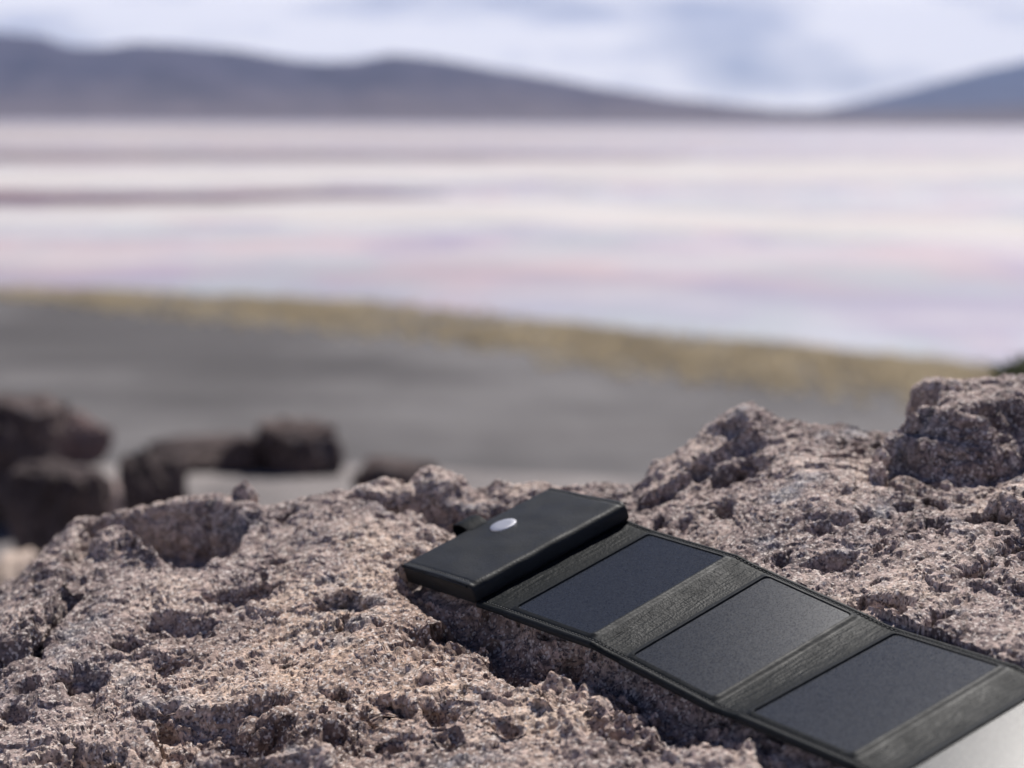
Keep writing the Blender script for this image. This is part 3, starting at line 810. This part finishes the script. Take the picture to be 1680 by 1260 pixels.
def fold_h(seed, depth=0.0012):
    def f(sm, tm, L, W):
        sh = sm.shape
        s_, t_ = sm.ravel(), tm.ravel()
        wob = perlin(np.stack([s_ * 60, t_ * 45, 0 * s_ + seed], 1), 3) * 0.0012
        P = np.stack([(s_ + wob) * 330, t_ * 42, 0 * s_ + seed * 3.1], 1)
        wr = fbm(P, 7, 3, 0.6, mode='ridge')
        P2 = np.stack([(s_ + wob) * 620, t_ * 200, 0 * s_ + seed * 1.7], 1)
        wr2 = fbm(P2, 17, 2, 0.6)
        prof = np.sin(np.pi * np.clip(sm / L, 0, 1))
        amp = sstep(0, 0.12, sm / L) * sstep(0.08, 0.34, 1 - sm / L) * sstep(0.003, 0.008, np.minimum(tm, W - tm))
        h = -depth * 0.5 * prof + (0.00021 * wr + 0.00005 * wr2).reshape(sh) * (0.15 + 0.85 * amp)
        return h + edge_roll(tm, W)
    return f

hinges = {2: 'h', 4: 'h', 6: 'h', 8: 'h'}
for i in range(2, 10):
    if i in hinges:
        strip_mesh('hinge', i, fold_h(i * 1.37, 0.0006 if i == 2 else 0.0010), M['leather_fold'], 64, 230, 0.0024, charger)
    else:
        pn = strip_mesh('panel', i, panel_h(i * 2.1), M['leather'], 150, 230, 0.0030, charger)
        o, sx, tx, n, L, W = sec_frame(i)
        a0, a1, b0, b1 = cell_rect(L, W)
        # the photovoltaic sheet lying in the window
        k = 0.0002
        def bil(a, b_, hgt):
            u, v = a / L, b_ / W
            return (HN[i] * (1 - u) + HN[i + 1] * u) * (1 - v) + (HF[i] * (1 - u) + HF[i + 1] * u) * v + n * hgt
        nu, nv = 14, 22; V = []
        for hgt in (0.00015, -0.0003):
            for a in np.linspace(a0 + k, a1 - k, nu):
                for b_ in np.linspace(b0 + k, b1 - k, nv): V.append(bil(a, b_, hgt))
        V = np.array(V); f = grid_faces(nu, nv); fl = [f, f[:, ::-1] + nu * nv]
        r = np.arange(nu - 1)
        for c in (0, nv - 1):
            a = r * nv + c; fl.append(np.stack([a, a + nv, a + nv + nu * nv, a + nu * nv], 1))
        c = np.arange(nv - 1)
        for rr in (0, nu - 1):
            a = rr * nv + c; fl.append(np.stack([a, a + 1, a + 1 + nu * nv, a + nu * nv], 1))
        cell = mesh_obj('solar_cell', V, np.concatenate(fl), M['cell'], charger, False)
        cell.parent = pn; cell.matrix_parent_inverse = Matrix.Identity(4)
        cell.matrix_parent_inverse = pn.matrix_basis.inverted()
        # pn has the charger's inverse; keep world placement
        cell.matrix_parent_inverse = Matrix.Identity(4)

# pouch
def rounded_box(L, W, H, prof, nt_=90):
    """section profile prof [(s,h)] swept along t, ends closed; returns verts in (s,t,h)"""
    k = len(prof); V = []; rows = []
    r = 0.0016
    ts = [0.0] + list(np.linspace(0.0008, W - 0.0008, nt_)) + [W]
    return ts

def build_pouch():
    o, sx, tx, n, L, W = sec_frame(0)
    H = 0.0118
    def loc(s, t, h): return o + sx * s + tx * t + n * h
    # cross-section: left long side fairly square, right long side a soft rounded spine
    prof = []
    r1, r2, r3 = 0.0012, 0.0046, 0.0030
    for a in np.linspace(180, 90, 6): prof.append((r1 + r1 * math.cos(R(a)), -r1 + r1 * math.sin(R(a))))
    for x in np.linspace(0.006, L - 0.008, 24): prof.append((x, 0.00035 * math.sin(math.pi * x / L)))
    for a in np.linspace(90, 0, 9): prof.append((L - r2 + r2 * math.cos(R(a)), -r2 + r2 * math.sin(R(a))))
    for a in np.linspace(0, -90, 6): prof.append((L - r3 + r3 * math.cos(R(a)), -H + r3 + r3 * math.sin(R(a))))
    for a in np.linspace(270, 180, 5): prof.append((r1 + r1 * math.cos(R(a)), -H + r1 + r1 * math.sin(R(a))))
    prof = np.array(prof); k = len(prof)
    cen = np.array([L / 2, -H / 2])
    ts = np.concatenate([[0.0, 0.0003, 0.0008], np.linspace(0.0016, W - 0.0016, 110), [W - 0.0008, W - 0.0003, W]])
    V = []
    rng = np.random.default_rng(2)
    for t_ in ts:
        dd = min(t_, W - t_)
        ins = 0.0010 * (1 - math.sqrt(max(0, 1 - (1 - min(dd / 0.0016, 1)) ** 2)))
        for s, h in prof:
            q = np.array([s, h]); q = q + (cen - q) / np.abs(cen - q).max() * ins if ins else q
            V.append(q.tolist() + [t_])
    V = np.array(V)
    # slight sag and dents of leather on the spine
    P = np.stack([V[:, 0] * 40, V[:, 2] * 55, V[:, 1] * 40], 1)
    V[:, 1] += 0.00045 * perlin(P, 8) * (V[:, 1] > -H * 0.6)
    V[:, 0] += 0.0005 * perlin(P * 1.3 + 4, 9) * (V[:, 0] > L * 0.8)
    top = V[:, 1] > -0.0008
    dE = np.minimum(V[:, 2], W - V[:, 2])
    V[:, 1] -= 0.0006 * np.exp(-((dE - 0.0034) / 0.0008) ** 2) * top
    pts = o + V[:, :1] * sx + V[:, 2:3] * tx + V[:, 1:2] * n
    nT = len(ts); F_ = []
    for j in range(nT - 1):
        for i in range(k):
            a = j * k + i; b_ = j * k + (i + 1) % k
            F_.append([a, b_, b_ + k, a + k])
    F_.append(list(range(k))[::-1]); F_.append([(nT - 1) * k + i for i in range(k)])
    ob = mesh_obj('pouch', pts, F_, M['leather_top'], charger, True)
    md = ob.modifiers.new('split', 'EDGE_SPLIT'); md.split_angle = R(50)
    # end gusset seam: thin welt just under the top sheet on both ends
    for t_, sg in ((0.0, -1), (W, 1)):
        vv, ff = [], []
        ss = np.linspace(0.001, L - 0.0045, 40)
        for s in ss:
            for a in range(6):
                an = 2 * math.pi * a / 6
                vv.append(loc(s, t_ + sg * (0.0002 + 0.0008 * math.cos(an)), -0.0013 + 0.0008 * math.sin(an)))
        for j in range(len(ss) - 1):
            for a in range(6):
                q = j * 6 + a; q2 = j * 6 + (a + 1) % 6; ff.append([q, q2, q2 + 6, q + 6])
        ff += [list(range(6)), [(len(ss) - 1) * 6 + a for a in range(6)]]
        wl = mesh_obj('welt', vv, ff, M['leather'], charger, True)
        wl.parent = ob; wl.matrix_parent_inverse = Matrix.Identity(4)
    # snap button
    c0 = (0.268 * L, 0.545 * W); rad = 0.0086
    vv, ff = [], []; nA = 48
    prof_s = [(0.0, 0.00095), (0.55, 0.00095), (0.90, 0.00090), (0.97, 0.00072), (1.0, 0.0003), (1.0, -0.0006)]
    hb = 0.00035 * math.sin(math.pi * c0[0] / L)
    for q, hh in prof_s[1:]:
        for a in range(nA):
            an = 2 * math.pi * a / nA
            vv.append(loc(c0[0] + rad * q * math.cos(an), c0[1] + rad * q * math.sin(an), hb + hh))
    for j in range(len(prof_s) - 2):
        for a in range(nA):
            b2 = (a + 1) % nA; ff.append([j * nA + a, j * nA + b2, (j + 1) * nA + b2, (j + 1) * nA + a])
    ff.append(list(range(nA)))
    sb = mesh_obj('snap_button', vv, ff, M['steel'], charger, True)
    sb.modifiers.new('split', 'EDGE_SPLIT').split_angle = R(35)
    sb.parent = ob; sb.matrix_parent_inverse = Matrix.Identity(4)
    # leather loop on the left long side
    vv, ff = [], []
    t0, t1 = 0.425 * W, 0.425 * W + 0.0150
    path = []
    for s in np.linspace(0.004, -0.0145, 9): path.append((s, -0.0006 + 0.0030 * math.sin(math.pi * min(1.0, max(0.0, (0.002 - s) / 0.0170)) * 0.8)))
    for a in np.linspace(80, -80, 9): path.append((-0.0145 - 0.0036 * math.cos(R(a)), -0.0030 + 0.0042 * math.sin(R(a))))
    for s in np.linspace(-0.0145, 0.004, 5): path.append((s, -0.0074))
    path = np.array(path)
    tg = np.gradient(path, axis=0); tg /= np.linalg.norm(tg, axis=1)[:, None]; nn = np.stack([tg[:, 1], -tg[:, 0]], 1)
    tt_ = np.linspace(t0, t1, 8)
    for side in (0.0007, -0.0007):
        for j in range(len(path)):
            for t_ in tt_:
                e = 0.0004 if t_ in (t0, t1) else 0
                q = path[j] + nn[j] * (side * (1 - e / 0.001)); vv.append(loc(q[0], t_, q[1]))
    m_, k_ = len(path), len(tt_)
    g1 = grid_faces(m_, k_); fl = [g1, g1[:, ::-1] + m_ * k_]
    r = np.arange(m_ - 1)
    for c in (0, k_ - 1):
        a = r * k_ + c; fl.append(np.stack([a, a + k_, a + k_ + m_ * k_, a + m_ * k_], 1))
    c = np.arange(k_ - 1)
    for rr in (0, m_ - 1):
        a = rr * k_ + c; fl.append(np.stack([a, a + 1, a + 1 + m_ * k_, a + m_ * k_], 1))
    lp = mesh_obj('loop', np.array(vv), np.concatenate(fl), M['leather_fold'], charger, True)
    lp.modifiers.new('split', 'EDGE_SPLIT').split_angle = R(50)
    lp.parent = ob; lp.matrix_parent_inverse = Matrix.Identity(4)
    return ob
pouch = build_pouch()

# spine: the piece of leather that runs from the pouch down to the first hinge is covered by the pouch's rounded side
# stitches: short threads along both long edges of the strip and the two pouch ends
def build_stitching():
    V, Fc = [], []
    def thread(p, q, n, r=0.00036):
        d = q - p; L = np.linalg.norm(d); d = d / L; s = np.cross(d, n); s /= np.linalg.norm(s); b0 = len(V)
        prof = [(0.0, 0.25, -0.0002), (0.18, 1.0, 0.0001), (0.82, 1.0, 0.0001), (1.0, 0.25, -0.0002)]
        for f, k, up in prof:
            for a in range(6):
                an = 2 * math.pi * a / 6
                V.append(p + d * L * f + (s * math.cos(an) + n * math.sin(an)) * r * k + n * up)
        for j in range(3):
            for a in range(6):
                a2 = (a + 1) % 6; Fc.append([b0 + j * 6 + a, b0 + j * 6 + a2, b0 + j * 6 + 6 + a2, b0 + j * 6 + 6 + a])
    pitch_ = 0.0027
    for i in range(2, 10):
        o, sx, tx, n, L, W = sec_frame(i)
        k = max(1, int(round(L / pitch_)))
        for A_, B_, sg in ((HN[i], HN[i + 1], 1), (HF[i], HF[i + 1], -1)):
            for j in range(k):
                f0, f1 = (j + 0.12) / k, (j + 0.88) / k
                off = tx * sg * 0.0040 - n * 0.00025
                thread(A_ * (1 - f0) + B_ * f0 + off, A_ * (1 - f1) + B_ * f1 + off, n)
    o, sx, tx, n, L, W = sec_frame(0)
    k = int((L - 0.008) / pitch_)
    for t_ in (0.0034, W - 0.0034):
        for j in range(k):
            s0, s1 = 0.002 + (j + 0.12) * pitch_, 0.002 + (j + 0.88) * pitch_
            hh = 0.00035 * math.sin(math.pi * s0 / L) - 0.00045
            thread(o + sx * s0 + tx * t_ + n * hh, o + sx * s1 + tx * t_ + n * hh, n)
    st = mesh_obj('stitching', V, Fc, M['thread'], charger, True)
    st['kind'] = 'stuff'
build_stitching()

# ------------------------------------------------------------------ stones and boulders beyond the crest
def stone(name, loc, size, seed, mat, label, cat, yaw=0.0, planes=16, rough=0.06, sub=4, flat=None, group=None):
    bm = bmesh.new(); bmesh.ops.create_icosphere(bm, subdivisions=sub, radius=1.0)
    co = np.array([v.co[:] for v in bm.verts]); fc = np.array([[v.index for v in f.verts] for f in bm.faces]); bm.free()
    rng = np.random.default_rng(seed)
    nn = rng.normal(size=(planes, 3)); nn /= np.linalg.norm(nn, axis=1)[:, None]
    dd = rng.uniform(0.62, 0.98, planes)
    pr = co @ nn.T
    rr = np.min(np.where(pr > 0.05, dd / np.maximum(pr, 0.05), 9.0), axis=1); rr = np.minimum(rr, 1.1)
    P = co * rr[:, None]
    P = P * (1 + rough * fbm(P * 2.2, seed, 4, 0.55)[:, None])
    c, s = math.cos(yaw), math.sin(yaw)
    P = P * np.array(size)
    P = P @ np.array([[c, s, 0], [-s, c, 0], [0, 0, 1]])
    P[:, 2] -= P[:, 2].min()
    if flat: P[:, 2] = -softplus(-(P[:, 2] - flat * P[:, 2].max()), 0.10 * P[:, 2].max()) + flat * P[:, 2].max()
    o = mesh_obj(name, P, fc, mat)
    o.location = loc
    return tag(o, label, cat, group)

def ground_spot(px, py, y):
    q = at_y(px, py, y); x = q[0]
    z = float(ground_z(np.array([x]), np.array([y]))[0]); return x, y, z

def mid_boulder(px, top, wpx, y, mat, seed, label, depth=None, yaw=0.0, sink=0.55, planes=16, flat=0.86):
    """boulder whose top reaches pixel row `top` at distance y; foot sits in the soil"""
    tp = at_y(px, top, y); x = tp[0]
    gz = float(ground_z(np.array([x]), np.array([y]))[0])
    h = max(0.05, tp[2] - gz); wd = wpx / F * y / 2
    hh = h * (1 + sink)
    stone('boulder', (x, y, gz - h * sink), (wd, depth or wd * 0.9, hh / 1.5), seed, mat, label, 'boulder', yaw, planes, rough=0.22, flat=flat)

mid_boulder(-5, 700, 250, 4.1, M['rock_mid'], 3, 'big dark blurred boulder at the left edge behind the foreground rock', planes=9)
mid_boulder(250, 716, 120, 3.7, M['rock_dark'], 19, 'dark upright boulder behind the left crater of the foreground rock', planes=20)
mid_boulder(168, 772, 90, 4.0, M['rock_sunlit_tone'], 12, 'pale low stand-in for the sunlit ground between the two dark boulders on the left', planes=12, flat=0.6, depth=0.12)  # pale stone added in place of a sunlit patch of ground
mid_boulder(488, 676, 140, 4.9, M['rock_mid'], 19, 'lone rounded brown boulder on grey gravel above the crest', planes=20)
mid_boulder(95, 786, 170, 3.3, M['rock_dark'], 23, 'low dark stone below the big boulder at the left edge')
mid_boulder(100, 832, 130, 2.7, M['rock_cream'], 29, 'round light grey stone low at the left edge', planes=26, flat=0.7, depth=0.12)
mid_boulder(20, 856, 85, 2.5, M['rock_cream'], 34, 'pale cream stone low at the left edge', planes=26, flat=0.7, depth=0.12)
mid_boulder(10, 664, 170, 5.1, M['rock_red'], 37, 'reddish brown boulder showing above the big dark left boulder')
mid_boulder(335, 730, 200, 5.0, M['rock_dark'], 41, 'low dark stand-in for the shaded terrace lip left of the lone brown boulder', planes=18)  # dark stone added where the terrace lip is only shaded
mid_boulder(405, 728, 90, 4.9, M['rock_mid'], 44, 'small low stone touching the lone brown boulder on its left', planes=18)
mid_boulder(640, 764, 150, 4.3, M['rock_mid'], 47, 'flat dark stone just above the middle of the crest', planes=18)
mid_boulder(120, 694, 110, 5.0, M['rock_red'], 53, 'small reddish stone behind the pale stand-in for sunlit ground')

# small stone perched on the crest, left of the pouch
def crest_spot(px):
    G = BP.reshape(BNR, BNC, 3)
    q = ray(px, 800); b_ = q[0] / q[1]
    j = np.argmin(np.abs(G[660, :, 0] / G[660, :, 1] - b_))
    colv = G[:, j]; el = colv[:, 2] / colv[:, 1]
    k = np.argmax(np.where(colv[:, 1] > 0.6, el, -9)); return colv[k]
cs = crest_spot(399)
stone('stone', (cs[0], cs[1] + 0.006, cs[2] - 0.006), (0.0105, 0.011, 0.0105), 61, M['rock'], 'small brown stone perched on the left part of the crest', 'stone', 0.4, 18, 0.05, 4)

# cushion shrub beyond the right-hand block
def build_shrub():
    rng = np.random.default_rng(12)
    c = at_y(1705, 598, 3.2); gz = float(ground_z(np.array([c[0]]), np.array([3.2]))[0])
    root = bpy.data.objects.new('shrub', None); col.objects.link(root); root.location = (c[0], 3.2, gz)
    tag(root, 'green cushion shrub peeking over the right end of the boulder', 'shrub')
    H = c[2] - gz + 0.01
    V, Fc = [], []
    for i in range(4200):
        hf = rng.uniform(0, 1) ** 0.8; an = rng.uniform(0, 2 * math.pi)
        rr = (0.05 + 0.13 * (1 - hf) ** 0.6) * (0.75 + 0.25 * rng.uniform()) * (1 + 0.18 * math.sin(3 * an + 5 * hf))
        d = np.array([math.cos(an), math.sin(an), 0.3]); p = np.array([math.cos(an) * rr, math.sin(an) * rr, H * 0.98 * hf])
        a = rng.normal(size=3); a /= np.linalg.norm(a); b_ = np.cross(a, d); b_ /= np.linalg.norm(b_) + 1e-9
        l, wd = rng.uniform(0.02, 0.035), 0.008; b0 = len(V)
        V += [p, p + a * l * 0.5 + b_ * wd, p + a * l, p + a * l * 0.5 - b_ * wd]; Fc.append((b0, b0 + 1, b0 + 2, b0 + 3))
    mt, t, b = new_mat('shrub_leaf'); b.inputs['Base Color'].default_value = (0.12, 0.135, 0.055, 1); b.inputs['Roughness'].default_value = 0.7
    o = mesh_obj('foliage', np.array(V), np.array(Fc), mt); o.parent = root
    vv, ff = [], []
    for i in range(9):
        a = 2 * math.pi * i / 9; b0 = len(vv)
        tip = np.array([math.cos(a) * 0.08, math.sin(a) * 0.08, H * 0.8])
        for f, r_ in ((0, 0.02), (0.5, 0.013), (1, 0.005)):
            for q in range(5):
                an = 2 * math.pi * q / 5; vv.append(tip * np.array([f, f, f ** 0.7 if f else 0]) + np.array([math.cos(an) * r_, math.sin(an) * r_, -0.02 * (f == 0)]))
        for j in range(2):
            for q in range(5): ff.append([b0 + j * 5 + q, b0 + j * 5 + (q + 1) % 5, b0 + j * 5 + 5 + (q + 1) % 5, b0 + j * 5 + 5 + q])
    mt2, t, b = new_mat('shrub_stem'); b.inputs['Base Color'].default_value = (0.10, 0.07, 0.045, 1)
    o2 = mesh_obj('stem', vv, ff, mt2); o2.parent = root
build_shrub()
